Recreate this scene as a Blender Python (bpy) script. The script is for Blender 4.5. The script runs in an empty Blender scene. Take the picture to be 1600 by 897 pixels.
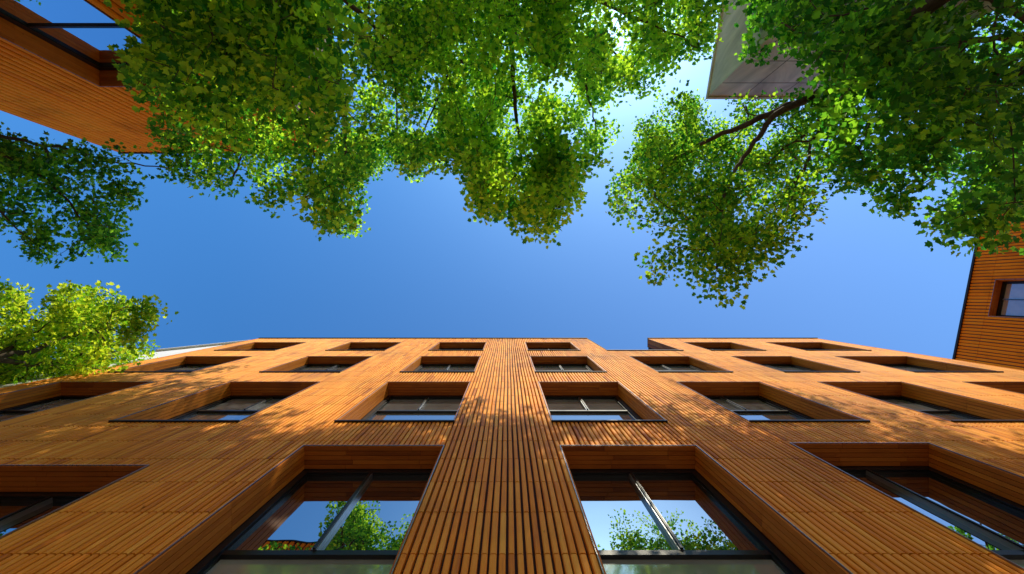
import bpy, math, random
import numpy as np

random.seed(7)
rng = np.random.default_rng(11)
S = bpy.context.scene
COL = S.collection
EYE = 1.5            # height of the camera above the paving
FPX, CX, CY = 600.0, 793.0, 454.0


def at(px, py, h):
    """A point of the courtyard seen straight up: direction of the photo point, h metres above the eye."""
    return np.array(((px - CX) / FPX * h, (py - CY) / FPX * h, h + EYE))


# ------------------------------------------------------------------ materials
def new_mat(name):
    m = bpy.data.materials.new(name)
    m.use_nodes = True
    nt = m.node_tree
    nt.nodes.clear()
    out = nt.nodes.new('ShaderNodeOutputMaterial')
    return m, nt, out


def node(nt, kind, **kw):
    n = nt.nodes.new(kind)
    for k, v in kw.items():
        if k in n.inputs:
            n.inputs[k].default_value = v
        else:
            setattr(n, k, v)
    return n


def link(nt, a, ao, b, bi):
    nt.links.new(a.outputs[ao], b.inputs[bi])


def ramp(nt, stops):
    r = nt.nodes.new('ShaderNodeValToRGB')
    el = r.color_ramp.elements
    while len(el) > len(stops):
        el.remove(el[-1])
    while len(el) < len(stops):
        el.new(0.5)
    for e, (p, c) in zip(el, stops):
        e.position = p
        e.color = (*c, 1)
    return r


def mixcol(nt, fac, a, b, blend='MIX'):
    """a, b: colour tuples or (node, socket); fac the same or a number"""
    m = nt.nodes.new('ShaderNodeMix')
    m.data_type = 'RGBA'
    m.blend_type = blend
    for sock, v in ((m.inputs[0], fac), (m.inputs[6], a), (m.inputs[7], b)):
        if isinstance(v, tuple) and hasattr(v[0], 'outputs'):
            nt.links.new(v[0].outputs[v[1]], sock)
        elif isinstance(v, (int, float)):
            sock.default_value = v
        else:
            sock.default_value = (*v, 1)
    return (m, 2)


def wood_mat(name, dark, mid, light, grain_scale, rough=0.42, spec=0.5):
    m, nt, out = new_mat(name)
    tc = node(nt, 'ShaderNodeTexCoord')
    mp = node(nt, 'ShaderNodeMapping')
    mp.inputs['Scale'].default_value = grain_scale
    link(nt, tc, 'Object', mp, 'Vector')
    n1 = node(nt, 'ShaderNodeTexNoise', Scale=1.0, Detail=6.0, Roughness=0.62, Distortion=0.25)
    link(nt, mp, 'Vector', n1, 'Vector')
    tone = node(nt, 'ShaderNodeAttribute', attribute_name='tone')
    ad = node(nt, 'ShaderNodeMath', operation='MULTIPLY_ADD')
    ad.inputs[1].default_value = 0.5
    link(nt, tone, 'Fac', ad, 0)
    mu = node(nt, 'ShaderNodeMath', operation='MULTIPLY')
    mu.inputs[1].default_value = 0.62
    link(nt, n1, 'Fac', mu, 0)
    nt.links.new(mu.outputs[0], ad.inputs[2])
    r = ramp(nt, [(0.18, dark), (0.5, mid), (0.82, light)])
    nt.links.new(ad.outputs[0], r.inputs[0])
    # weather stains, large
    n2 = node(nt, 'ShaderNodeTexNoise', Scale=0.55, Detail=5.0, Roughness=0.6)
    link(nt, tc, 'Object', n2, 'Vector')
    r2 = ramp(nt, [(0.26, (0.6, 0.55, 0.52)), (0.5, (1.03, 1.02, 1.0))])
    link(nt, n2, 'Fac', r2, 0)
    c = mixcol(nt, 1.0, (r, 0), (r2, 0), 'MULTIPLY')
    # knots and dark flecks
    n3 = node(nt, 'ShaderNodeTexNoise', Scale=9.0, Detail=3.0, Roughness=0.7)
    mp3 = node(nt, 'ShaderNodeMapping')
    mp3.inputs['Scale'].default_value = (1.6, 1.6, 0.6)
    link(nt, tc, 'Object', mp3, 'Vector')
    link(nt, mp3, 'Vector', n3, 'Vector')
    r3 = ramp(nt, [(0.69, (1, 1, 1)), (0.77, (0.38, 0.33, 0.3))])
    link(nt, n3, 'Fac', r3, 0)
    c = mixcol(nt, 1.0, c, (r3, 0), 'MULTIPLY')
    p = node(nt, 'ShaderNodeBsdfPrincipled', Roughness=rough)
    p.inputs['Specular IOR Level'].default_value = spec
    nt.links.new(c[0].outputs[c[1]], p.inputs['Base Color'])
    rr = node(nt, 'ShaderNodeMapRange')
    rr.inputs['To Min'].default_value = rough - 0.1
    rr.inputs['To Max'].default_value = rough + 0.16
    link(nt, n1, 'Fac', rr, 0)
    nt.links.new(rr.outputs[0], p.inputs['Roughness'])
    b = node(nt, 'ShaderNodeBump', Strength=0.35, Distance=0.004)
    link(nt, n1, 'Fac', b, 'Height')
    link(nt, b, 'Normal', p, 'Normal')
    link(nt, p, 'BSDF', out, 'Surface')
    return m


def metal_mat(name, col, rough, metallic=0.9, spec=0.5):
    m, nt, out = new_mat(name)
    tc = node(nt, 'ShaderNodeTexCoord')
    n1 = node(nt, 'ShaderNodeTexNoise', Scale=6.0, Detail=5.0, Roughness=0.6)
    link(nt, tc, 'Object', n1, 'Vector')
    p = node(nt, 'ShaderNodeBsdfPrincipled', Metallic=metallic)
    p.inputs['Specular IOR Level'].default_value = spec
    c = mixcol(nt, (n1, 'Fac'), tuple(x * 0.75 for x in col), tuple(min(1, x * 1.2) for x in col))
    nt.links.new(c[0].outputs[c[1]], p.inputs['Base Color'])
    rr = node(nt, 'ShaderNodeMapRange')
    rr.inputs['To Min'].default_value = max(0.05, rough - 0.1)
    rr.inputs['To Max'].default_value = rough + 0.12
    link(nt, n1, 'Fac', rr, 0)
    nt.links.new(rr.outputs[0], p.inputs['Roughness'])
    link(nt, p, 'BSDF', out, 'Surface')
    return m


def glass_mat(name, body, tint, base_fac, rough=0.0, wave=0.009):
    """Coated glazing: a dark room behind, sky and trees mirrored in it."""
    m, nt, out = new_mat(name)
    tc = node(nt, 'ShaderNodeTexCoord')
    n1 = node(nt, 'ShaderNodeTexNoise', Scale=1.3, Detail=2.0)
    link(nt, tc, 'Object', n1, 'Vector')
    b = node(nt, 'ShaderNodeBump', Strength=0.25, Distance=wave)
    link(nt, n1, 'Fac', b, 'Height')
    d = node(nt, 'ShaderNodeBsdfDiffuse', Roughness=1.0)
    n2 = node(nt, 'ShaderNodeTexNoise', Scale=2.2, Detail=3.0)
    link(nt, tc, 'Object', n2, 'Vector')
    c = mixcol(nt, (n2, 'Fac'), tuple(x * 0.6 for x in body), tuple(x * 1.5 for x in body))
    nt.links.new(c[0].outputs[c[1]], d.inputs['Color'])
    g = node(nt, 'ShaderNodeBsdfGlossy', Roughness=rough)
    g.inputs['Color'].default_value = (*tint, 1)
    link(nt, b, 'Normal', g, 'Normal')
    f = node(nt, 'ShaderNodeFresnel', IOR=1.5)
    ma = node(nt, 'ShaderNodeMath', operation='MULTIPLY_ADD')
    ma.inputs[1].default_value = 1 - base_fac
    ma.inputs[2].default_value = base_fac
    link(nt, f, 'Fac', ma, 0)
    mx = node(nt, 'ShaderNodeMixShader')
    nt.links.new(ma.outputs[0], mx.inputs[0])
    link(nt, d, 'BSDF', mx, 1)
    link(nt, g, 'BSDF', mx, 2)
    link(nt, mx, 'Shader', out, 'Surface')
    return m


def plaster_mat(name, a, b, scale=2.0, rough=0.8, stretch=(1, 1, 1), bump=0.2):
    m, nt, out = new_mat(name)
    tc = node(nt, 'ShaderNodeTexCoord')
    mp = node(nt, 'ShaderNodeMapping')
    mp.inputs['Scale'].default_value = stretch
    link(nt, tc, 'Object', mp, 'Vector')
    n1 = node(nt, 'ShaderNodeTexNoise', Scale=scale, Detail=8.0, Roughness=0.65, Distortion=0.8)
    link(nt, mp, 'Vector', n1, 'Vector')
    r = ramp(nt, [(0.3, a), (0.7, b)])
    link(nt, n1, 'Fac', r, 0)
    p = node(nt, 'ShaderNodeBsdfPrincipled', Roughness=rough)
    link(nt, r, 'Color', p, 'Base Color')
    bp = node(nt, 'ShaderNodeBump', Strength=bump, Distance=0.02)
    link(nt, n1, 'Fac', bp, 'Height')
    link(nt, bp, 'Normal', p, 'Normal')
    link(nt, p, 'BSDF', out, 'Surface')
    return m


def leaf_mat(name, dark, light, tdark, tlight, tfac=0.5, rough=0.45):
    m, nt, out = new_mat(name)
    tone = node(nt, 'ShaderNodeAttribute', attribute_name='tone')
    r = ramp(nt, [(0.0, dark), (1.0, light)])
    link(nt, tone, 'Fac', r, 0)
    rt = ramp(nt, [(0.0, tdark), (1.0, tlight)])
    link(nt, tone, 'Fac', rt, 0)
    p = node(nt, 'ShaderNodeBsdfPrincipled', Roughness=rough)
    p.inputs['Specular IOR Level'].default_value = 0.35
    link(nt, r, 'Color', p, 'Base Color')
    t = node(nt, 'ShaderNodeBsdfTranslucent')
    link(nt, rt, 'Color', t, 'Color')
    mx = node(nt, 'ShaderNodeMixShader')
    mx.inputs[0].default_value = tfac
    link(nt, p, 'BSDF', mx, 1)
    link(nt, t, 'BSDF', mx, 2)
    link(nt, mx, 'Shader', out, 'Surface')
    return m


GR = (14.0, 14.0, 0.9)
M = {}
M['clad'] = wood_mat('timber_cladding', (0.36, 0.085, 0.010), (0.88, 0.31, 0.022), (0.96, 0.46, 0.06), (26, 26, 1.6), 0.52, 0.1)
M['clad_red'] = wood_mat('timber_cladding_brightened', (0.74, 0.18, 0.014), (0.97, 0.28, 0.012), (0.98, 0.34, 0.02), (26, 26, 1.6), 0.7, 0.04)  # colour brightened to make up for weak light on the shaded walls
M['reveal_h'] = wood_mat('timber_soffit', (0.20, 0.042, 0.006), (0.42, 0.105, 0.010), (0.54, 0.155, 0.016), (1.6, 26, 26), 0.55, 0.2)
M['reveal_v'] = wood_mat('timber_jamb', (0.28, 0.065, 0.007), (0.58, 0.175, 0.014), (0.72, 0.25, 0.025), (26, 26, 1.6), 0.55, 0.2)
M['backing'] = plaster_mat('dark_backing', (0.03, 0.010, 0.005), (0.06, 0.019, 0.008), 4.0)
M['frame'] = metal_mat('black_frame', (0.012, 0.012, 0.013), 0.35, 0.2)
M['alu'] = metal_mat('grey_aluminium', (0.42, 0.44, 0.47), 0.3, 0.85)
M['trim'] = metal_mat('bronze_trim', (0.36, 0.33, 0.31), 0.28, 0.9)
M['darktrim'] = metal_mat('dark_trim', (0.03, 0.026, 0.025), 0.4, 0.5)
M['glass'] = glass_mat('window_glass', (0.012, 0.014, 0.014), (0.95, 0.97, 1.0), 0.42)
M['glass_blind'] = glass_mat('glass_with_blind', (0.24, 0.24, 0.245), (0.92, 0.95, 1.0), 0.14)
M['glass_pale'] = glass_mat('glass_with_pale_blind', (0.42, 0.42, 0.43), (0.9, 0.93, 1.0), 0.15)
M['glass_sky'] = glass_mat('glass_pale_sill_pane', (0.13, 0.14, 0.15), (0.92, 0.95, 1.0), 0.4, 0.01)
M['glass_slate'] = glass_mat('slate_window_glass', (0.05, 0.055, 0.06), (0.85, 0.9, 1.0), 0.3)
M['glass_low'] = glass_mat('satin_glass', (0.30, 0.35, 0.32), (0.85, 0.92, 0.95), 0.3, 0.06)
M['stone'] = plaster_mat('pale_stone', (0.36, 0.29, 0.22), (0.84, 0.70, 0.55), 0.9, 0.75, (1, 1, 0.45), 0.4)
M['joint'] = plaster_mat('stone_joint', (0.10, 0.085, 0.07), (0.16, 0.13, 0.11), 3.0)
M['white'] = plaster_mat('white_render', (0.7, 0.7, 0.69), (0.84, 0.84, 0.83), 2.5, 0.85)
M['roof'] = plaster_mat('roof_felt', (0.05, 0.05, 0.05), (0.09, 0.09, 0.09), 3.0)
M['bark'] = plaster_mat('bark', (0.035, 0.024, 0.016), (0.11, 0.08, 0.055), 9.0, 0.9, (1, 1, 0.3), 0.9)
M['twig'] = plaster_mat('twig_bark', (0.03, 0.02, 0.013), (0.075, 0.05, 0.032), 9.0, 0.9)
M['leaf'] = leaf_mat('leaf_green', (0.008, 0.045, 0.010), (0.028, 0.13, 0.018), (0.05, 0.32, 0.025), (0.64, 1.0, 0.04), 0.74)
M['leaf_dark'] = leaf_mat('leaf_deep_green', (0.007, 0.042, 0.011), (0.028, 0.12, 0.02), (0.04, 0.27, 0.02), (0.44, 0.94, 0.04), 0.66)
M['leaf_sun'] = leaf_mat('leaf_sunlit_green', (0.05, 0.16, 0.012), (0.30, 0.46, 0.025), (0.2, 0.5, 0.012), (0.86, 0.97, 0.04), 0.58)  # sunlit brightness put into the leaf colour of the left tree
M['ground'] = plaster_mat('paving_grey', (0.17, 0.15, 0.13), (0.28, 0.25, 0.21), 1.1, 0.9)


# ------------------------------------------------------------------ mesh collecting
class MB:
    """Collects boxes, quads and tubes in world coordinates and links them as ONE mesh object."""

    def __init__(self):
        self.v, self.f, self.t = [], [], []
        self.tone = 0.5

    def _add(self, vs, fs, tone=None):
        b = len(self.v)
        self.v += [tuple(p) for p in vs]
        self.t += [self.tone if tone is None else tone] * len(vs)
        self.f += [tuple(i + b for i in q) for q in fs]

    def quad(self, a, b, c, d, tone=None):
        self._add((a, b, c, d), ((0, 1, 2, 3),), tone)

    def hexa(self, p, tone=None):
        self._add(p, ((0, 3, 2, 1), (4, 5, 6, 7), (0, 1, 5, 4), (1, 2, 6, 5), (2, 3, 7, 6), (3, 0, 4, 7)), tone)

    def box(self, lo, hi, tone=None):
        (x0, y0, z0), (x1, y1, z1) = lo, hi
        self.hexa([(x0, y0, z0), (x1, y0, z0), (x1, y1, z0), (x0, y1, z0),
                   (x0, y0, z1), (x1, y0, z1), (x1, y1, z1), (x0, y1, z1)], tone)

    def prism(self, foot, z0, z1, tone=None):
        n = len(foot)
        vs = [(x, y, z0) for x, y in foot] + [(x, y, z1) for x, y in foot]
        fs = [tuple(range(n))[::-1], tuple(range(n, 2 * n))]
        fs += [(i, (i + 1) % n, n + (i + 1) % n, n + i) for i in range(n)]
        self._add(vs, fs, tone)

    def tube(self, pts, radii, sides=8, tone=None):
        pts = [np.array(p, float) for p in pts]
        n = len(pts)
        vs = []
        up = None
        for i, p in enumerate(pts):
            d = pts[min(i + 1, n - 1)] - pts[max(i - 1, 0)]
            d = d / (np.linalg.norm(d) + 1e-9)
            if up is None:
                up = np.array((1, 0, 0)) if abs(d[0]) < 0.8 else np.array((0, 1, 0))
            u = up - d * np.dot(up, d)
            u /= np.linalg.norm(u) + 1e-9
            up = u
            w = np.cross(d, u)
            for k in range(sides):
                a = 2 * math.pi * k / sides
                vs.append(p + radii[i] * (math.cos(a) * u + math.sin(a) * w))
        fs = []
        for i in range(n - 1):
            for k in range(sides):
                k2 = (k + 1) % sides
                fs.append((i * sides + k, i * sides + k2, (i + 1) * sides + k2, (i + 1) * sides + k))
        fs.append(tuple(range(sides))[::-1])
        fs.append(tuple(range((n - 1) * sides, n * sides)))
        self._add(vs, fs, tone)

    def build(self, name, mat, parent=None, base=(0, 0, 0), smooth=False):
        me = bpy.data.meshes.new(name)
        b = np.array(base, float)
        vv = np.array(self.v, float).reshape(-1, 3) - b
        me.from_pydata(vv.tolist(), [], self.f)
        at_ = me.attributes.new('tone', 'FLOAT', 'POINT')
        at_.data.foreach_set('value', np.array(self.t, np.float32))
        if smooth:
            me.polygons.foreach_set('use_smooth', [True] * len(me.polygons))
        me.materials.append(mat)
        o = bpy.data.objects.new(name, me)
        COL.objects.link(o)
        if parent is not None:
            o.parent = parent
        return o


def thing(name, label, cat, loc, group=None):
    o = bpy.data.objects.new(name, None)
    o.empty_display_size = 0.3
    COL.objects.link(o)
    o.location = loc
    o['label'] = label
    o['category'] = cat
    if group:
        o['group'] = group
    return o


# ------------------------------------------------------------------ the clad facades
class Facade:
    """A wall plane: origin o (x, y), direction s along it, outward normal n."""

    def __init__(self, root, base, o, s, n):
        self.root, self.base = root, base
        self.o, self.s, self.n = np.array(o, float), np.array(s, float), np.array(n, float)

    def P(self, s, z, n):
        q = self.o + self.s * s + self.n * n
        return (q[0], q[1], z + EYE)

    def bx(self, mb, s0, s1, z0, z1, n0, n1, tone=None):
        P = self.P
        mb.hexa([P(s0, z0, n0), P(s1, z0, n0), P(s1, z0, n1), P(s0, z0, n1),
                 P(s0, z1, n0), P(s1, z1, n0), P(s1, z1, n1), P(s0, z1, n1)], tone)

    def cladding(self, s0, s1, z0, z1, openings, mat, pitch=0.067, gap=0.0185, depth=0.05, tile=0.55, wob=0.0035):
        P = self.P
        # backing sheet, cut round the openings
        ss = sorted({s0, s1, *[v for o in openings for v in o[:2]]})
        zs = sorted({z0, z1, *[v for o in openings for v in o[2:4]]})
        ss = [v for v in ss if s0 <= v <= s1]
        zs = [v for v in zs if z0 <= v <= z1]
        mb = MB()
        for a, b in zip(ss[:-1], ss[1:]):
            for c, d in zip(zs[:-1], zs[1:]):
                ms, mz = (a + b) / 2, (c + d) / 2
                if not any(o[0] < ms < o[1] and o[2] < mz < o[3] for o in openings):
                    mb.quad(P(a, c, -depth), P(b, c, -depth), P(b, d, -depth), P(a, d, -depth))
        mb.build('backing_wall', M['backing'], self.root, self.base)
        # battens in short tiles
        mb = MB()
        joints = [z0 + tile * k for k in range(int((z1 - z0) / tile) + 2)]
        n = int((s1 - s0) / pitch)
        ch = 0.2 * (pitch - gap)
        edges = sorted({v for o in openings for v in o[:2]} | {s0, s1})
        runs = list(zip(edges[:-1], edges[1:]))
        for a, b in runs:
            k = max(1, round((b - a) / pitch))
            pw = (b - a) / k
            for i in range(k):
                l = a + pw * i + gap * random.uniform(0.3, 0.7) * pw / pitch
                r = a + pw * (i + 1) - gap * random.uniform(0.3, 0.7) * pw / pitch
                mid = (l + r) / 2
                iv = [(z0, z1)]
                for o in openings:
                    if o[0] < mid < o[1]:
                        new = []
                        for c, d in iv:
                            if o[3] <= c or o[2] >= d:
                                new.append((c, d))
                            else:
                                if o[2] - c > 0.02:
                                    new.append((c, o[2]))
                                if d - o[3] > 0.02:
                                    new.append((o[3], d))
                        iv = new
                coltone = random.uniform(-0.08, 0.08)
                for c, d in iv:
                    cuts = [c] + [j for j in joints if c + 0.03 < j < d - 0.03] + [d]
                    for q0, q1 in zip(cuts[:-1], cuts[1:]):
                        e0 = q0 + (0.0 if q0 == c else 0.006)
                        e1 = q1 - (0.0 if q1 == d else 0.006)
                        tn = min(1, max(0, random.gauss(0.48, 0.17) + coltone))
                        fr = random.uniform(-0.002, 0.002)
                        w0 = wob * math.sin(1.7 * q0 + 0.9 * mid) + random.uniform(-0.0012, 0.0012)
                        w1 = wob * math.sin(1.7 * q1 + 0.9 * mid) + random.uniform(-0.0012, 0.0012)
                        vs = []
                        for z, w in ((e0, w0), (e1, w1)):
                            for s_, nn in ((l, -depth), (l, fr - ch * 0.8), (l + ch, fr), (r - ch, fr), (r, fr - ch * 0.8), (r, -depth)):
                                vs.append(P(s_ + w, z, nn))
                        fs = [(j, j + 1, j + 7, j + 6) for j in range(5)] + [(0, 5, 4, 3, 2, 1), (6, 7, 8, 9, 10, 11)]
                        mb._add(vs, fs, tn)
        return mb.build('cladding', mat, self.root, self.base)

    def reveal(self, parent, s0, s1, z0, z1, depth, sides='lrt', boards=5):
        """Timber boards lining an opening, running along its edges."""
        P = self.P
        step = depth / boards
        soff, jambs = MB(), {c: MB() for c in sides if c in 'lr'}
        t = 0.018
        for k in range(boards):
            a, b = -step * k - 0.003, -step * (k + 1) + 0.004
            if 't' in sides:
                cuts = [s0, s0 + (s1 - s0) * random.uniform(0.3, 0.42), s0 + (s1 - s0) * random.uniform(0.75, 0.85), s1]
                for c, d in zip(cuts[:-1], cuts[1:]):
                    self.bx(soff, c + 0.002, d - 0.002, z1 - t, z1 - 0.001, b, a, min(1, max(0, random.gauss(0.5, 0.2))))
            zc = [z0, z0 + (z1 - z0) * 0.52, z1 - t - 0.003]
            for side in 'lr':
                if side in sides:
                    for c, d in zip(zc[:-1], zc[1:]):
                        x0, x1 = (s0 + 0.001, s0 + t) if side == 'l' else (s1 - t, s1 - 0.001)
                        self.bx(jambs[side], x0, x1, c + 0.002, d - 0.002, b, a, min(1, max(0, random.gauss(0.5, 0.2))))
        if 't' in sides:
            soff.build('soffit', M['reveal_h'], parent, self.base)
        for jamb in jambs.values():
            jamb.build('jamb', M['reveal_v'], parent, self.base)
        # dark liner behind the boards
        ln = MB()
        if 't' in sides:
            ln.quad(P(s0, z1, -0.03), P(s1, z1, -0.03), P(s1, z1, -depth - 0.02), P(s0, z1, -depth - 0.02))
        for x in (s0, s1):
            ln.quad(P(x, z0, -0.03), P(x, z1, -0.03), P(x, z1, -depth - 0.02), P(x, z0, -depth - 0.02))
        ln.build('liner', M['backing'], parent, self.base)

    def window(self, s0, s1, z0, z1, depth=0.35, transom=None, mull=(0.5,), label=None, low='glass_low', fw=0.075, up='glass'):
        t = 0.02
        a, b, c, d = s0 + t, s1 - t, z0, z1 - t
        g = -depth                      # glass plane
        fr = MB()
        for x0, x1, y0, y1 in ((a, a + fw, c, d), (b - fw, b, c, d), (a + fw, b - fw, d - fw, d), (a + fw, b - fw, c, c + fw)):
            self.bx(fr, x0, x1, y0, y1, g - 0.01, g + 0.055)
        # inner rebate
        i = 0.022
        for x0, x1, y0, y1 in ((a + fw, a + fw + i, c + fw, d - fw), (b - fw - i, b - fw, c + fw, d - fw),
                               (a + fw + i, b - fw - i, d - fw - i, d - fw), (a + fw + i, b - fw - i, c + fw, c + fw + i)):
            self.bx(fr, x0, x1, y0, y1, g - 0.01, g + 0.03)
        w = fr.build('window', M['frame'], self.root, self.base)
        if label:
            w['label'] = label
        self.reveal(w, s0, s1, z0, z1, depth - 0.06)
        ia, ib, ic, id_ = a + fw + i, b - fw - i, c + fw + i, d - fw - i
        xs = [ia] + [ia + (ib - ia) * m for m in mull] + [ib]
        tz = transom if transom else ic
        mw = 0.026
        for k, (x0, x1) in enumerate(zip(xs[:-1], xs[1:])):
            p = MB()
            tilt = random.uniform(-0.004, 0.004)
            p.quad(self.P(x0, tz, g), self.P(x1, tz, g), self.P(x1, id_, g + tilt), self.P(x0, id_, g + tilt))
            p.build('pane', M[up], w, self.base)
        for x in xs[1:-1]:
            m_ = MB()
            self.bx(m_, x - mw, x + mw, tz + 0.03, id_, g - 0.005, g + 0.05)
            m_.build('mullion', M['alu'], w, self.base)
            m_ = MB()
            self.bx(m_, x - 0.012, x + 0.012, tz + 0.03, id_, g + 0.05, g + 0.068)
            m_.build('mullion_cap', M['frame'], w, self.base)
        if transom:
            p = MB()
            p.quad(self.P(ia, ic, g), self.P(ib, ic, g), self.P(ib, tz, g + 0.002), self.P(ia, tz, g + 0.002))
            p.build('pane', M[low], w, self.base)
            m_ = MB()
            self.bx(m_, ia, ib, tz - 0.03, tz + 0.03, g - 0.005, g + 0.045)
            m_.build('transom', M['frame'], w, self.base)
        self.edge_trim(w, s0, s1, z0, z1)
        return w

    def edge_trim(self, w, s0, s1, z0, z1, top=True):
        sl = MB()
        self.bx(sl, s0 - 0.012, s1 + 0.012, z0 - 0.028, z0 - 0.001, -0.33, 0.028)
        sl.build('sill', M['darktrim'], w, self.base)
        tr = MB()
        self.bx(tr, s0 - 0.008, s0 - 0.0005, z0, z1 + 0.008, -0.03, 0.012)
        self.bx(tr, s1 + 0.0005, s1 + 0.008, z0, z1 + 0.008, -0.03, 0.012)
        if top:
            self.bx(tr, s0, s1, z1 + 0.0005, z1 + 0.008, -0.03, 0.010)
        tr.build('edge_trim', M['trim'], w, self.base)


# ---- main building -----------------------------------------------------------
D = 2.0
base = (0.0, D, 0.0)
main = thing('apartment_building', 'wide orange timber clad building with deep set windows and notched roofline, filling the lower half', 'building', base)
F = Facade(main, base, (0, D), (1, 0), (0, -1))
XL, XR, TOP = -10.35, 12.9, 16.0
cols = {'l3': (-9.75, -7.75), 'l2': (-6.05, -4.10), 'l1': (-2.62, -0.82), 'r1': (0.68, 2.42),
        'r2': (3.70, 5.50), 'r3': (6.78, 8.60), 'r4': (9.95, 12.1)}
rows = [(2.2, 4.94, 3.38), (5.86, 8.39, 7.38), (9.40, 11.65, 10.75), (12.80, 14.80, 13.9)]
ops = []
for ck, (a, b) in cols.items():
    for ri, (z0, z1, tz) in enumerate(rows):
        if ck == 'r2' and ri == 3:
            continue
        if ri == 0 and ck in ('l2', 'l3'):
            z0, z1, tz = 1.7, 4.38, 2.9
        if ri == 0 and ck in ('r2', 'r3', 'r4'):
            z1 = 5.02
        ops.append((a, b, z0, z1, tz))
notch = (3.32, 5.85, 12.80, TOP)
holes = [o[:4] for o in ops] + [notch]
# split runs of battens at every opening edge: columns share edges, so batten runs stay straight
F.cladding(XL, XR, -EYE + 0.02, TOP, holes, M['clad'])
for o in ops:
    if o[2] > 5:
        F.window(o[0], o[1], o[2], o[3], 0.35 if o[2] < 8 else 0.28, o[4], low='glass_sky', up='glass_blind')
    else:
        F.window(o[0], o[1], o[2], o[3], 0.35, o[4])
# notch lining, sill and cap
nt_ = MB()
F.bx(nt_, notch[0], notch[1], notch[2] - 0.05, notch[2] - 0.001, -0.36, 0.03)
nsill = nt_.build('terrace_sill', M['darktrim'], main, base)
F.reveal(nsill, notch[0], notch[1], notch[2], TOP, 0.34, 'lr')
cap = MB()
for a, b in ((XL - 0.03, notch[0]), (notch[1], XR + 0.03)):
    F.bx(cap, a, b, TOP + 0.001, TOP + 0.06, -0.37, 0.035)
F.bx(cap, notch[0] - 0.009, notch[0] - 0.001, notch[2], TOP, -0.36, 0.02)
cap.build('parapet_cap', M['darktrim'], main, base)
body = MB()
zb = 0.0
for a, b, h in ((XL, notch[0] - 0.01, TOP), (notch[1] + 0.01, XR, TOP), (notch[0] - 0.009, notch[1] + 0.009, notch[2] - 0.3)):
    body.box((a, D + 0.37, zb), (b, D + 12, h + EYE - 0.01))
body.build('wall', M['backing'], main, base)
for x0, x1 in ((XL - 0.02, XL + 0.0), (XR, XR + 0.02)):
    cor = MB()
    cor.box((x0, D - 0.005, 0), (x1, D + 12, TOP + EYE))
    cor.build('end_wall', M['clad'], main, base)

# ---- orange building across the courtyard, upper left ------------------------------
YA = -5.76
base = (-11.0, YA, 0)
opp = thing('apartment_building', 'orange timber clad building in the upper left corner, half hidden by leaves', 'building', base)
G = Facade(opp, base, (0, YA), (1, 0), (0, 1))
A0, A1 = -16.2, -7.4
ops2 = [(-11.5, -8.4, 6.9, 10.83, 9.07), (-11.5, -8.4, 1.6, 5.2, 3.4)]
G.cladding(A0, A1, -EYE + 0.02, TOP, [o[:4] for o in ops2], M['clad_red'], pitch=0.23, gap=0.065, depth=0.06, tile=2.2, wob=0.012)
for o in ops2:
    G.window(*o[:4], 0.5, o[4], (), low='glass_slate', up='glass_slate', fw=0.17)
cp = MB()
G.bx(cp, A0 - 0.03, A1 + 0.03, TOP + 0.001, TOP + 0.06, -0.4, 0.05)
cp.build('parapet_cap', M['darktrim'], opp, base)
bd = MB()
bd.box((A0, YA - 9, 0), (A1, YA - 0.55, TOP + EYE - 0.01))
bd.build('wall', M['backing'], opp, base)
G2 = Facade(opp, base, (A1, YA), (0, -1), (1, 0))
G2.cladding(0.0, 9.0, -EYE + 0.02, TOP, [], M['clad_red'], pitch=0.23, gap=0.065, depth=0.06, tile=2.2, wob=0.012)
ew = MB()
ew.box((A0 - 0.02, YA - 9, 0), (A0, YA - 0.002, TOP + EYE))
ew.build('end_wall', M['clad_red'], opp, base)

# ---- glass fronted building behind its left corner ------------------------------------
base = (-20.0, -7.0, 0)
gb = thing('glass_building', 'sliver of glass fronted building with grey rails behind dark leaves at the left edge', 'building', base)
mb = MB()
mb.box((-26, -14, 0), (-17.6, -6.99, 15.9))
mb.build('wall', M['glass'], gb, base)
mb = MB()
for z in (15.9, 15.0, 14.4, 13.0, 11.6):
    mb.box((-26.05, -6.99, z), (-17.55, -6.93, z + 0.1))
mb.build('rail', M['alu'], gb, base)
mb = MB()
for k in range(7):
    mb.box((-25.9 + 1.37 * k, -6.985, 0), (-25.84 + 1.37 * k, -6.95, 15.9))
mb.build('fin', M['frame'], gb, base)
mb = MB()
mb.box((-26.1, -14.1, 16.0), (-17.5, -6.9, 16.12))
mb.build('roof', M['roof'], gb, base)

# ---- orange building on the right ------------------------------------------------------
p0, p1 = np.array((20.1, -4.3)), np.array((18.0, 6.2))
dv = (p1 - p0) / np.linalg.norm(p1 - p0)
nv = np.array((-dv[1], dv[0]))
if nv[0] > 0:
    nv = -nv
L = np.linalg.norm(p1 - p0)
base = (float(p1[0]), float(p1[1]), 0)
rb = thing('apartment_building', 'orange clad building at the right edge with one window below its slanting roofline', 'building', base)
R = Facade(rb, base, tuple(p0), tuple(dv), tuple(nv))


def s_of(px, py):
    # where the sight line through a photo point meets the wall plane (plan view)
    d = np.array((px - CX, py - CY))
    m = np.array([[d[0], -dv[0]], [d[1], -dv[1]]])
    t, s = np.linalg.solve(m, p0)
    return s


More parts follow.
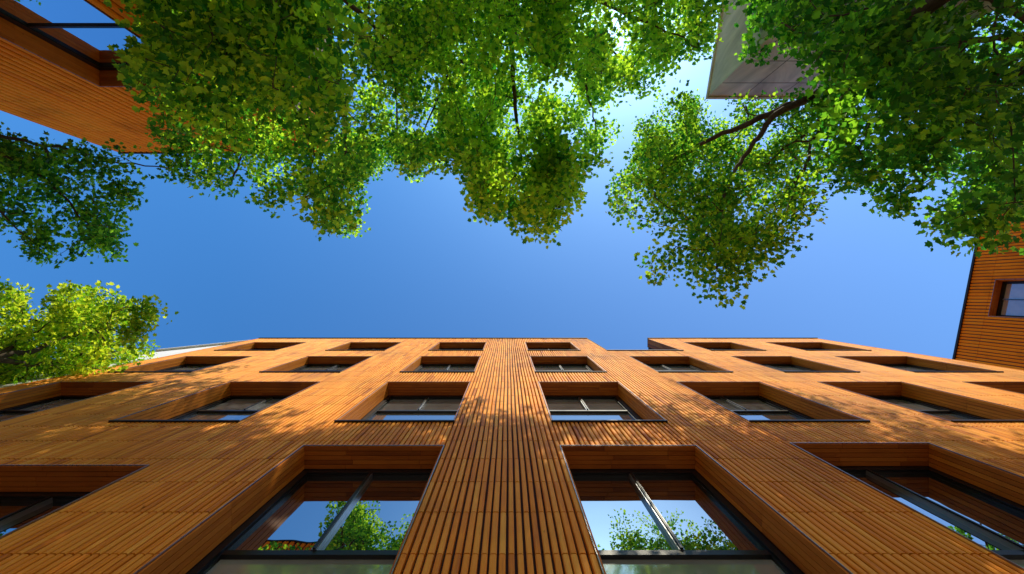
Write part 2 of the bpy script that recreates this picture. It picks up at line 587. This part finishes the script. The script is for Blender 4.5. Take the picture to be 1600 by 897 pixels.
sa, sb = s_of(1555, 437), s_of(1545, 494)
ops3 = []
for k in (0, 1):
    for zt in (15.2, 11.9, 8.6):
        ops3.append((sa + k * 3.4, sb + k * 3.4, zt - 2.3, zt))
ops3 = [o for o in ops3 if o[0] > 0.3 and o[1] < L - 0.3]
R.cladding(0, L, -EYE + 0.02, TOP, ops3, M['clad_red'], pitch=0.13, gap=0.028, depth=0.022, tile=2.4, wob=0.012)
for o in ops3:
    R.window(*o, 0.32, None, (0.5,), up='glass_pale')
cp = MB()
R.bx(cp, -0.03, L + 0.03, TOP + 0.001, TOP + 0.07, -0.4, 0.06)
cp.build('parapet_cap', M['darktrim'], rb, base)
bd = MB()
q = [p0 - nv * 0.34, p1 - nv * 0.34, p1 - nv * 8, p0 - nv * 8]
bd.prism([tuple(v) for v in q], 0, TOP + EYE - 0.01)
bd.build('wall', M['backing'], rb, base)

# ---- pale stone block, upper right ------------------------------------------------------
base = (9.6, -9.0, 0)
sb_ = thing('stone_building', 'pale beige stone clad block behind the leaves at the top right', 'building', base)
HT = 14.0 + EYE
a = at(1107, 150, 14.0)
foot = [(a[0], a[1]), (12.3, a[1]), (13.0, a[1] - 5), (a[0] + 0.85, a[1] - 5)]
mb = MB()
mb.prism(foot, 0, HT)
mb.build('wall', M['stone'], sb_, base)
mb = MB()
z = HT - 0.9
while z > 0.3:
    mb.box((foot[0][0] + 0.02, a[1], z), (foot[1][0] - 0.02, a[1] + 0.004, z + 0.03))
    z -= 1.25
for x in (8.6, 9.9, 11.2):
    mb.box((x, a[1] + 0.0005, 0), (x + 0.028, a[1] + 0.0035, HT - 0.25))
mb.build('panel_joint', M['joint'], sb_, base)
mb = MB()
mb.prism([(foot[0][0] - 0.05, a[1] + 0.06), (12.36, a[1] + 0.06), (13.06, a[1] - 5.06), (foot[3][0] - 0.06, a[1] - 5.06)], HT, HT + 0.12)
mb.build('coping', M['stone'], sb_, base)
for x0, z1 in ((9.2, 12.3), (9.2, 8.9), (9.2, 5.5)):
    mb = MB()
    mb.box((x0, a[1] - 0.25, z1 - 2), (x0 + 1.6, a[1] + 0.008, z1))
    w = mb.build('window', M['frame'], sb_, base)
    mb = MB()
    mb.quad((x0 + 0.08, a[1] + 0.012, z1 - 1.92), (x0 + 1.52, a[1] + 0.012, z1 - 1.92), (x0 + 1.52, a[1] + 0.012, z1 - 0.08), (x0 + 0.08, a[1] + 0.012, z1 - 0.08))
    mb.build('pane', M['glass'], w, base)
    mb = MB()
    mb.box((x0 - 0.1, a[1] + 0.001, z1 + 0.002), (x0 + 1.7, a[1] + 0.3, z1 + 0.18))
    mb.build('canopy', M['stone'], w, base)

# ---- white neighbour at the left end ------------------------------------------------------
base = (-12.2, 2.3, 0)
wb = thing('white_building', 'white rendered building peeping out beside the bright sunlit tree', 'building', base)
H = 15.5 + EYE
mb = MB()
foot = [(-14.0, 2.45), (-10.39, 2.07), (-10.39, 13), (-14.0, 13)]
mb.prism(foot, 0, H - 0.12)
mb.build('wall', M['white'], wb, base)
mb = MB()
mb.prism([(-14.1, 2.36), (-10.385, 1.985), (-10.385, 13.1), (-14.1, 13.1)], H - 0.119, H)
mb.build('coping', M['white'], wb, base)

# ---- ground ------------------------------------------------------------------------------
mb = MB()
mb.box((-600, -600, -0.3), (600, 600, 0.0))
g = mb.build('ground', M['ground'])
g['kind'] = 'structure'


# ------------------------------------------------------------------ trees
def inside(poly, x, y):
    r = np.zeros(len(x), bool)
    n = len(poly)
    for i in range(n):
        x0, y0 = poly[i]
        x1, y1 = poly[(i + 1) % n]
        if y0 == y1:
            continue
        c = ((y0 > y) != (y1 > y)) & (x < (x1 - x0) * (y - y0) / (y1 - y0) + x0)
        r ^= c
    return r


_half = [(0.10, 0.24, 0.03), (0.24, 0.50, 0.10), (0.42, 0.30, 0.06), (0.66, 0.42, 0.09), (0.74, 0.16, 0.02)]
LEAF = np.array([(0, 0, 0)] + _half + [(1.0, 0, -0.06)] + [(a, -b, c) for a, b, c in _half[::-1]])


def leaves_mesh(name, centres, axes, size, per, spread, mat, parent, base, drop=0.25, lit_share=0.4):
    n = len(centres)
    N = n * per
    c = np.repeat(centres, per, 0)
    ax = np.repeat(axes, per, 0)
    t = rng.random((N, 1)) ** 0.8
    off = np.clip(rng.normal(0, 1, (N, 3)), -1.5, 1.5) * np.array((spread, spread, spread * 0.38)) * 0.68
    pos = c - ax * (1 - t) * spread * 2.0 + off
    a = off / (np.linalg.norm(off, axis=1, keepdims=True) + 1e-6) + ax * 0.6 + rng.normal(0, 0.4, (N, 3))
    a[:, 2] -= drop
    a /= np.linalg.norm(a, axis=1, keepdims=True)
    nn = rng.normal(0, 0.55, (N, 3)) + np.array((0, 0, 1.0))
    nn -= a * np.sum(nn * a, 1, keepdims=True)
    nn /= np.linalg.norm(nn, axis=1, keepdims=True)
    b = np.cross(nn, a)
    sz = size * rng.uniform(0.65, 1.25, (N, 1, 1))
    wd = rng.uniform(0.8, 1.15, (N, 1, 1))
    L_ = LEAF[None]
    v = pos[:, None, :] + sz * (L_[..., 0:1] * a[:, None] + wd * L_[..., 1:2] * b[:, None] + L_[..., 2:3] * nn[:, None] * rng.uniform(0.3, 2.2, (N, 1, 1)))
    v = (v.reshape(-1, 3) - np.array(base)).astype(np.float32)
    me = bpy.data.meshes.new(name)
    me.vertices.add(N * 12)
    me.vertices.foreach_set('co', v.ravel())
    idx = (np.arange(N)[:, None] * 12 + np.array((0, 1, 2, 3, 4, 5, 6, 0, 6, 7, 8, 9, 10, 11))[None]).ravel().astype(np.int32)
    me.loops.add(N * 14)
    me.loops.foreach_set('vertex_index', idx)
    me.polygons.add(N * 2)
    me.polygons.foreach_set('loop_start', np.arange(0, N * 14, 7, dtype=np.int32))
    me.polygons.foreach_set('loop_total', np.full(N * 2, 7, np.int32))
    me.update(calc_edges=True)
    lit_tone = rng.random(N) < np.clip(np.repeat(rng.normal(lit_share, 0.2, n), per), 0.05, 0.95)     # bright and dark leaves mixed at random, imitating sunlit and shaded ones
    tn = np.clip(np.where(lit_tone, rng.normal(0.9, 0.1, N), rng.normal(0.14, 0.13, N)), 0, 1)
    at_ = me.attributes.new('tone', 'FLOAT', 'POINT')
    at_.data.foreach_set('value', np.repeat(tn, 12).astype(np.float32))
    me.materials.append(mat)
    o = bpy.data.objects.new(name, me)
    COL.objects.link(o)
    o.parent = parent
    return o


def smooth_path(pts, n=5):
    pts = [np.array(p, float) for p in pts]
    out = []
    for i in range(len(pts) - 1):
        p0 = pts[max(i - 1, 0)]
        p1, p2 = pts[i], pts[i + 1]
        p3 = pts[min(i + 2, len(pts) - 1)]
        for k in range(n):
            t = k / n
            out.append(0.5 * ((2 * p1) + (p2 - p0) * t + (2 * p0 - 5 * p1 + 4 * p2 - p3) * t * t + (3 * p1 - p0 - 3 * p2 + p3) * t ** 3))
    out.append(pts[-1])
    return out


def tree(label, foot, fork, limbs, regions, leaf_size, per, spread, mat, trunk_r=0.2, drop=0.25, group='trees around the courtyard', clump=4, sig=0.36, lit_share=0.4):
    """foot (x, y) on the ground, fork a point where the limbs leave the trunk, limbs = lists of points with end radii,
    regions = (polygon, number of sprays, height function)."""
    base = (foot[0], foot[1], 0.0)
    root = thing('tree', label, 'tree', base, group)
    fork = np.array(fork, float)
    mb = MB()
    mid1 = np.array((foot[0], foot[1], 0)) * 0.6 + fork * 0.4 + np.array((random.uniform(-.12, .12), random.uniform(-.12, .12), 0))
    path = smooth_path([(foot[0], foot[1], -0.05), (foot[0] * .9 + mid1[0] * .1, foot[1] * .9 + mid1[1] * .1, mid1[2] * 0.3), mid1, fork], 5)
    rr = [trunk_r * (1.5 if i == 0 else 1.15 if i == 1 else 1 - 0.35 * i / len(path)) for i in range(len(path))]
    mb.tube(path, rr, 10)
    mb.build('trunk', M['bark'], root, base, True)
    nodes, owner, limb_mb = [], [], []
    for pts, r0, r1 in limbs:
        p = smooth_path([fork] + list(pts), 6)
        p = [q + np.array((random.uniform(-1, 1), random.uniform(-1, 1), random.uniform(-1, 1))) * 0.035 * (0 < i < len(p) - 1) for i, q in enumerate(p)]
        r = [r0 + (r1 - r0) * (i / (len(p) - 1)) ** 0.7 for i in range(len(p))]
        mb = MB()
        mb.tube(p, r, 8)
        owner += [len(limb_mb)] * len(p[4:])
        limb_mb.append(mb)
        nodes += p[4:]
    # spray centres
    cs = []
    for poly, n, hf in regions:
        xs = [q[0] for q in poly]
        ys = [q[1] for q in poly]
        got = 0
        while got < n:
            x = rng.uniform(min(xs), max(xs), 400)
            y = rng.uniform(min(ys), max(ys), 400)
            k = inside(poly, x, y)
            for a, b in zip(x[k], y[k]):
                if got >= n:
                    break
                h = hf(a, b)
                if h is None:
                    got += 0.2
                    continue
                c0 = at(a, b, h)
                cs.append(c0)
                got += 1
                # a bough carries several sprays close together
                for q in c0 + rng.normal(0, 1, (clump, 3)) * np.array((sig, sig, sig * 0.85)):
                    hh = q[2] - EYE
                    px_, py_ = q[0] / hh * FPX + CX, q[1] / hh * FPX + CY
                    if inside(poly, np.array([px_]), np.array([py_]))[0] and got < n:
                        cs.append(q)
                        got += 1
    cs = np.array(cs)
    # twigs: every spray hangs on the nearest wood already grown
    nd = np.array(nodes)
    d0 = np.min(np.linalg.norm(cs[:, None] - nd[None], axis=2), axis=1)
    order = np.argsort(d0)
    allp = np.concatenate([nd, np.zeros((len(cs), 3))])
    cnt = len(nd)
    parent = np.zeros(len(cs), int)
    idx = {}
    pd = np.concatenate([np.zeros(len(nd)), np.full(len(cs), 1e9)])
    for j in order:
        d = np.linalg.norm(allp[:cnt] - cs[j], axis=1)
        k = int(np.argmin(d + 0.25 * pd[:cnt]))
        parent[j] = k
        pd[cnt] = pd[k] + d[k]
        allp[cnt] = cs[j]
        idx[cnt] = j
        cnt += 1
    load = np.ones(cnt)
    for c in range(cnt - 1, len(nd) - 1, -1):
        load[parent[idx[c]]] += load[c]
    owner += [0] * len(cs)
    for c in range(len(nd), cnt):
        owner[c] = owner[parent[idx[c]]]
    axes = np.zeros((len(cs), 3))
    for c in range(len(nd), cnt):
        j = idx[c]
        a, b = allp[parent[j]], allp[c]
        d = b - a
        ln = np.linalg.norm(d) + 1e-6
        axes[j] = d / ln
        r = min(0.035, 0.0042 * load[c] ** 0.42)
        ra = min(0.04, r * 1.25)
        m = (a + b) / 2 + rng.normal(0, 0.06, 3) * ln + np.array((0, 0, 0.05 * ln))
        limb_mb[owner[c]].tube([a, m, b], [ra, (r + ra) / 2, r], 5)
    for mb in limb_mb:
        mb.build('limb', M['bark'], root, base, True)
    ends = cs
    leaves_mesh('crown', ends, axes, leaf_size, per, spread, mat, root, base, drop, lit_share)
    return root


U = random.uniform


def slab(y, lo=2600.0, hi=4000.0):
    # leaf heights shaped along the sun's rays so the crowns shade the lower facade
    return min(17.0, U(lo, hi) / (y + 62.0))


def wall_limit(v, lim=5.35):
    return lim / max(0.05, -v)


# A: big tree in front of the upper left building
def hA(x, y):
    v = (y - CY) / FPX
    hi = 13.5 if x < 470 else 17.0
    if x < 520:
        hi = min(hi, wall_limit(v))
    if y > 215 and x < 515:
        return min(hi, slab(y))
    return U(max(5.0, min(hi - 5.5, 8.5)), hi)


polyA = [(185, -40), (235, 40), (215, 70), (190, 95), (200, 130), (245, 150), (268, 185), (236, 205), (250, 235), (285, 290), (330, 298), (380, 330), (410, 338), (420, 308), (468, 298), (490, 335), (512, 365), (545, 376), (566, 350), (566, 310), (552, 276), (590, 280), (606, 252), (640, 240), (660, 120), (680, -40)]
tree('broad leafy tree spreading over the upper left, its leaves hiding part of the orange wall', (-5.2, -7.0),
     at(500, -30, 8.5),
     [([at(470, 60, 9.5), at(430, 150, 10.5), at(380, 240, 11.5), at(360, 290, 11.8)], 0.11, 0.02),
      ([at(520, 80, 10), at(540, 190, 11.5), at(535, 290, 12), at(530, 340, 12)], 0.11, 0.02),
      ([at(400, 10, 8), at(320, 60, 8), at(250, 120, 8.3)], 0.08, 0.015),
      ([at(600, 60, 10), at(620, 160, 12)], 0.08, 0.02)],
     [(polyA, 700, hA), ([(190, -230), (700, -230), (700, -30), (190, -30)], 200, hA),
      ([(515, 215), (690, 215), (690, 262), (610, 250), (560, 285), (515, 285)], 190, lambda x, y: U(12.5, 18))], 0.115, 38, 0.27, M['leaf'], 0.22, lit_share=0.48)


# B: central tree
def hB(x, y):
    v = (y - CY) / FPX
    # thin, sunlit places in the crown
    if (x < 700 and 105 < y < 235) or (865 < x < 965 and 120 < y < 225) or (x - 805) ** 2 / 45 ** 2 + (y - 165) ** 2 / 60 ** 2 < 1:
        return U(12.5, 16.5) if random.random() < 0.4 else None
    if v > -0.33:
        return U(9.0, 16.0) if x < 690 else slab(y)
    return U(8.0, 16.0)


polyB = [(600, -40), (590, 60), (600, 170), (605, 252), (622, 248), (628, 276), (668, 270), (708, 248), (724, 262), (738, 305), (748, 332), (780, 336), (815, 345), (822, 371), (855, 366), (862, 345), (905, 325), (912, 305), (886, 288), (925, 280), (940, 250), (938, 230), (966, 215), (986, 190), (985, 140), (1022, 138), (1040, 110), (1085, 88), (1110, 65), (1135, -40)]
tree('tall central tree hanging over the courtyard, yellow green where the sun shines through', (1.2, -8.4),
     at(810, -20, 11.0),
     [([at(800, 60, 12), at(806, 165, 13), at(815, 250, 13), at(832, 330, 12.6)], 0.13, 0.02),
      ([at(760, 50, 12), at(700, 120, 13), at(660, 210, 13)], 0.10, 0.02),
      ([at(870, 40, 11.5), at(910, 120, 12.2), at(930, 190, 12.6)], 0.10, 0.02),
      ([at(930, 0, 10.5), at(1020, 40, 10), at(1070, 60, 10)], 0.09, 0.015)],
     [(polyB, 1250, hB), ([(600, -230), (1180, -230), (1180, -30), (600, -30)], 260, hB),
      ([(700, 110), (790, 130), (790, 290), (735, 285), (715, 250), (690, 225)], 170, lambda x, y: slab(y, 2800, 3900))], 0.115, 38, 0.28, M['leaf'], 0.24, lit_share=0.68)

# C: dark tree at the left edge
polyC = [(-60, 180), (10, 200), (45, 235), (100, 213), (170, 240), (250, 243), (330, 236), (340, 262), (290, 285), (240, 268), (228, 300), (206, 330), (180, 360), (202, 382), (214, 406), (184, 398), (160, 388), (118, 384), (110, 416), (62, 404), (40, 380), (50, 352), (20, 348), (8, 380), (-60, 390)]
tree('dark open tree at the left edge, branches showing against the sky', (-13.6, -4.2),
     at(-110, 200, 7.6),
     [([at(-40, 225, 8.2), at(50, 265, 8.8), at(110, 320, 9.2), at(150, 370, 9.4)], 0.07, 0.012),
      ([at(-20, 210, 8.2), at(90, 230, 9.2), at(190, 255, 9.8), at(290, 262, 10)], 0.06, 0.01),
      ([at(-60, 270, 8), at(0, 330, 8.5), at(60, 385, 9)], 0.05, 0.01)],
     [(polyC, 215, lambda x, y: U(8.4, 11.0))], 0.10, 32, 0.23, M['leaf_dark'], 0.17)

# D: tree with the dark limb
polyD = [(925, 292), (955, 288), (985, 268), (985, 228), (1000, 165), (1050, 132), (1105, 152), (1200, 157), (1290, 152), (1345, 200), (1315, 285), (1282, 335), (1250, 345), (1262, 362), (1240, 390), (1205, 396), (1186, 420), (1132, 430), (1146, 455), (1136, 473), (1115, 465), (1080, 436), (1082, 400), (1050, 408), (1020, 436), (1004, 430), (1026, 388), (1032, 362), (1010, 350), (980, 340), (945, 346), (925, 312)]
def hD(x, y):
    if x < 1010:
        return U(9.0, 14.0)
    return slab(y) if y > 190 else U(8.6, 13.0)


tree('tree with a thick dark forked limb reaching out from the stone block', (8.1, -5.9),
     at(1335, 95, 8.0),
     [([at(1290, 140, 8.2), at(1215, 172, 8.3), at(1130, 210, 8.5), at(1060, 245, 8.9), at(1000, 285, 9.4)], 0.125, 0.018),
      ([at(1290, 142, 8.2), at(1212, 180, 8.2), at(1185, 215, 8.2), at(1150, 262, 8.0), at(1128, 330, 7.2), at(1120, 420, 6.3)], 0.11, 0.016),
      ([at(1300, 150, 8.4), at(1270, 220, 8.2), at(1240, 300, 7.6), at(1215, 360, 7.2)], 0.06, 0.012)],
     [(polyD, 470, hD), ([(1000, 170), (1100, 150), (1130, 230), (1040, 300), (985, 290)], 130, lambda x, y: U(12, 17))], 0.082, 44, 0.24, M['leaf'], 0.2, lit_share=0.4)


# E: near tree at the right
def hE(x, y):
    if y < 220:
        return U(5.6, 11.5)
    return slab(y) if y > 260 else U(8.0, 13.0)


polyE = [(1130, -40), (1128, 20), (1150, 70), (1185, 112), (1228, 72), (1270, 80), (1284, 150), (1272, 205), (1290, 260), (1312, 296), (1335, 290), (1342, 320), (1370, 335), (1350, 346), (1346, 376), (1390, 370), (1430, 350), (1490, 338), (1460, 352), (1450, 380), (1490, 380), (1514, 406), (1540, 412), (1546, 380), (1565, 375), (1580, 392), (1660, 410), (1660, -40)]
tree('near tree with large leaves filling the upper right corner', (11.2, -5.2),
     at(1640, 60, 7.2),
     [([at(1560, 60, 7.6), at(1440, 60, 7.8), at(1320, 50, 8)], 0.10, 0.015),
      ([at(1580, 130, 8.4), at(1480, 200, 9.6), at(1400, 260, 10.6), at(1370, 320, 11)], 0.09, 0.015),
      ([at(1600, 170, 8.4), at(1560, 270, 10), at(1530, 350, 11.2)], 0.09, 0.015),
      ([at(1590, 20, 7), at(1500, -10, 7), at(1400, 10, 7.2), at(1250, 30, 7.6)], 0.07, 0.012)],
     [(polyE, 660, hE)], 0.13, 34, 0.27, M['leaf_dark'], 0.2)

# F: sunlit tree beyond the left end of the building
polyF = [(-80, 470), (0, 443), (38, 446), (48, 492), (62, 528), (74, 478), (98, 450), (126, 453), (165, 446), (186, 456), (202, 472), (250, 477), (253, 490), (232, 505), (226, 530), (248, 552), (205, 572), (150, 585), (80, 603), (-80, 640)]
tree('bright sunlit tree beyond the left end of the big orange building', (-14.6, 1.4),
     at(-10, 560, 8.8),
     [([at(60, 545, 9.6), at(110, 525, 10.4), at(190, 500, 11.2)], 0.09, 0.015),
      ([at(30, 530, 9.6), at(30, 490, 10.7)], 0.08, 0.015),
      ([at(60, 570, 9.6), at(130, 560, 10.6), at(200, 545, 11.4)], 0.08, 0.015),
      ([at(-40, 560, 9.6), at(-70, 560, 10.4)], 0.07, 0.015)],
     [(polyF, 720, lambda x, y: U(9.2, 12.4))], 0.095, 32, 0.2, M['leaf_sun'], 0.22, drop=0.1, clump=9, sig=0.30, lit_share=0.5)

# ------------------------------------------------------------------ light
SUN = np.array((150.0, -516.0, 600.0))
SUN /= np.linalg.norm(SUN)
elev = math.asin(SUN[2])
rot = math.atan2(SUN[0], SUN[1])
w = bpy.data.worlds.new("World")
S.world = w
w.use_nodes = True
nt = w.node_tree
nt.nodes.clear()
wo = nt.nodes.new('ShaderNodeOutputWorld')
bg = nt.nodes.new('ShaderNodeBackground')
sky = nt.nodes.new('ShaderNodeTexSky')
sky.sky_type = 'NISHITA'
sky.sun_disc = False
sky.sun_elevation = elev
sky.sun_rotation = rot
sky.air_density = 1.0
sky.dust_density = 1.0
sky.ozone_density = 2.0
bg.inputs['Strength'].default_value = 0.12
tint = nt.nodes.new('ShaderNodeMix')      # the deep clear blue of the photograph
tint.data_type = 'RGBA'
tint.blend_type = 'MULTIPLY'
tint.inputs[0].default_value = 1.0
tint.inputs[7].default_value = (0.62, 1.5, 2.0, 1.0)
tcw = nt.nodes.new('ShaderNodeTexCoord')
sep = nt.nodes.new('ShaderNodeSeparateXYZ')
nt.links.new(tcw.outputs['Generated'], sep.inputs[0])
fill_low = nt.nodes.new('ShaderNodeMapRange')       # added warm fill glow low over the horizon, outside the frame
fill_low.interpolation_type = 'SMOOTHSTEP'
fill_low.inputs['From Min'].default_value = 0.12
fill_low.inputs['From Max'].default_value = 0.52
nt.links.new(sep.outputs['Z'], fill_low.inputs[0])
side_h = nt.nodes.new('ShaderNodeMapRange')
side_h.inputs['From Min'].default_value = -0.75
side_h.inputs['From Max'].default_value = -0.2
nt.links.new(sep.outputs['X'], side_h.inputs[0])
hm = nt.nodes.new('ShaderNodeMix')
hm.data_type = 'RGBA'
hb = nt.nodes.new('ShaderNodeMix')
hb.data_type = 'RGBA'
hb.inputs[6].default_value = (1.45, 0.62, 0.34, 1.0)  # fill made stronger from the left, to light the right building
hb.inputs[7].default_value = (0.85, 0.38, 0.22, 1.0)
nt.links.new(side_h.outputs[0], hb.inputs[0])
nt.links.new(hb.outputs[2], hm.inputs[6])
side = nt.nodes.new('ShaderNodeMapRange')
side.inputs['From Min'].default_value = -0.6
side.inputs['From Max'].default_value = 0.65
nt.links.new(sep.outputs['X'], side.inputs[0])
bl = nt.nodes.new('ShaderNodeMix')
bl.data_type = 'RGBA'
bl.inputs[6].default_value = (0.52, 1.32, 1.95, 1.0)
bl.inputs[7].default_value = (1.15, 1.75, 2.3, 1.0)
nt.links.new(side.outputs[0], bl.inputs[0])
nt.links.new(bl.outputs[2], hm.inputs[7])
nt.links.new(fill_low.outputs[0], hm.inputs[0])
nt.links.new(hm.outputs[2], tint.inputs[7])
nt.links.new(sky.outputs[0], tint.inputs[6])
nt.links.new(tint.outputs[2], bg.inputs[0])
nt.links.new(bg.outputs[0], wo.inputs[0])

ld = bpy.data.lights.new('sun', 'SUN')
ld.energy = 5.0
ld.angle = math.radians(0.5)
ld.color = (1.0, 0.90, 0.68)
lo = bpy.data.objects.new('sun', ld)
COL.objects.link(lo)
lo.location = tuple(SUN * 60)
from mathutils import Vector
lo.rotation_euler = Vector(tuple(SUN)).to_track_quat('Z', 'Y').to_euler()

# ------------------------------------------------------------------ camera, lying on the paving and looking straight up
cd = bpy.data.cameras.new('camera')
cd.sensor_width = 36.0
cd.sensor_fit = 'HORIZONTAL'
cd.lens = 36.0 * FPX / 1600.0
cd.shift_x = (800 - CX) / 1600.0
cd.shift_y = (CY - 448.5) / 1600.0
cd.clip_start = 0.05
cd.clip_end = 3000
co = bpy.data.objects.new('camera', cd)
COL.objects.link(co)
co.location = (0, 0, EYE)
co.rotation_euler = (math.pi, 0, 0)
S.camera = co

S.view_settings.view_transform = 'Standard'
S.view_settings.look = 'None'
S.view_settings.exposure = 0
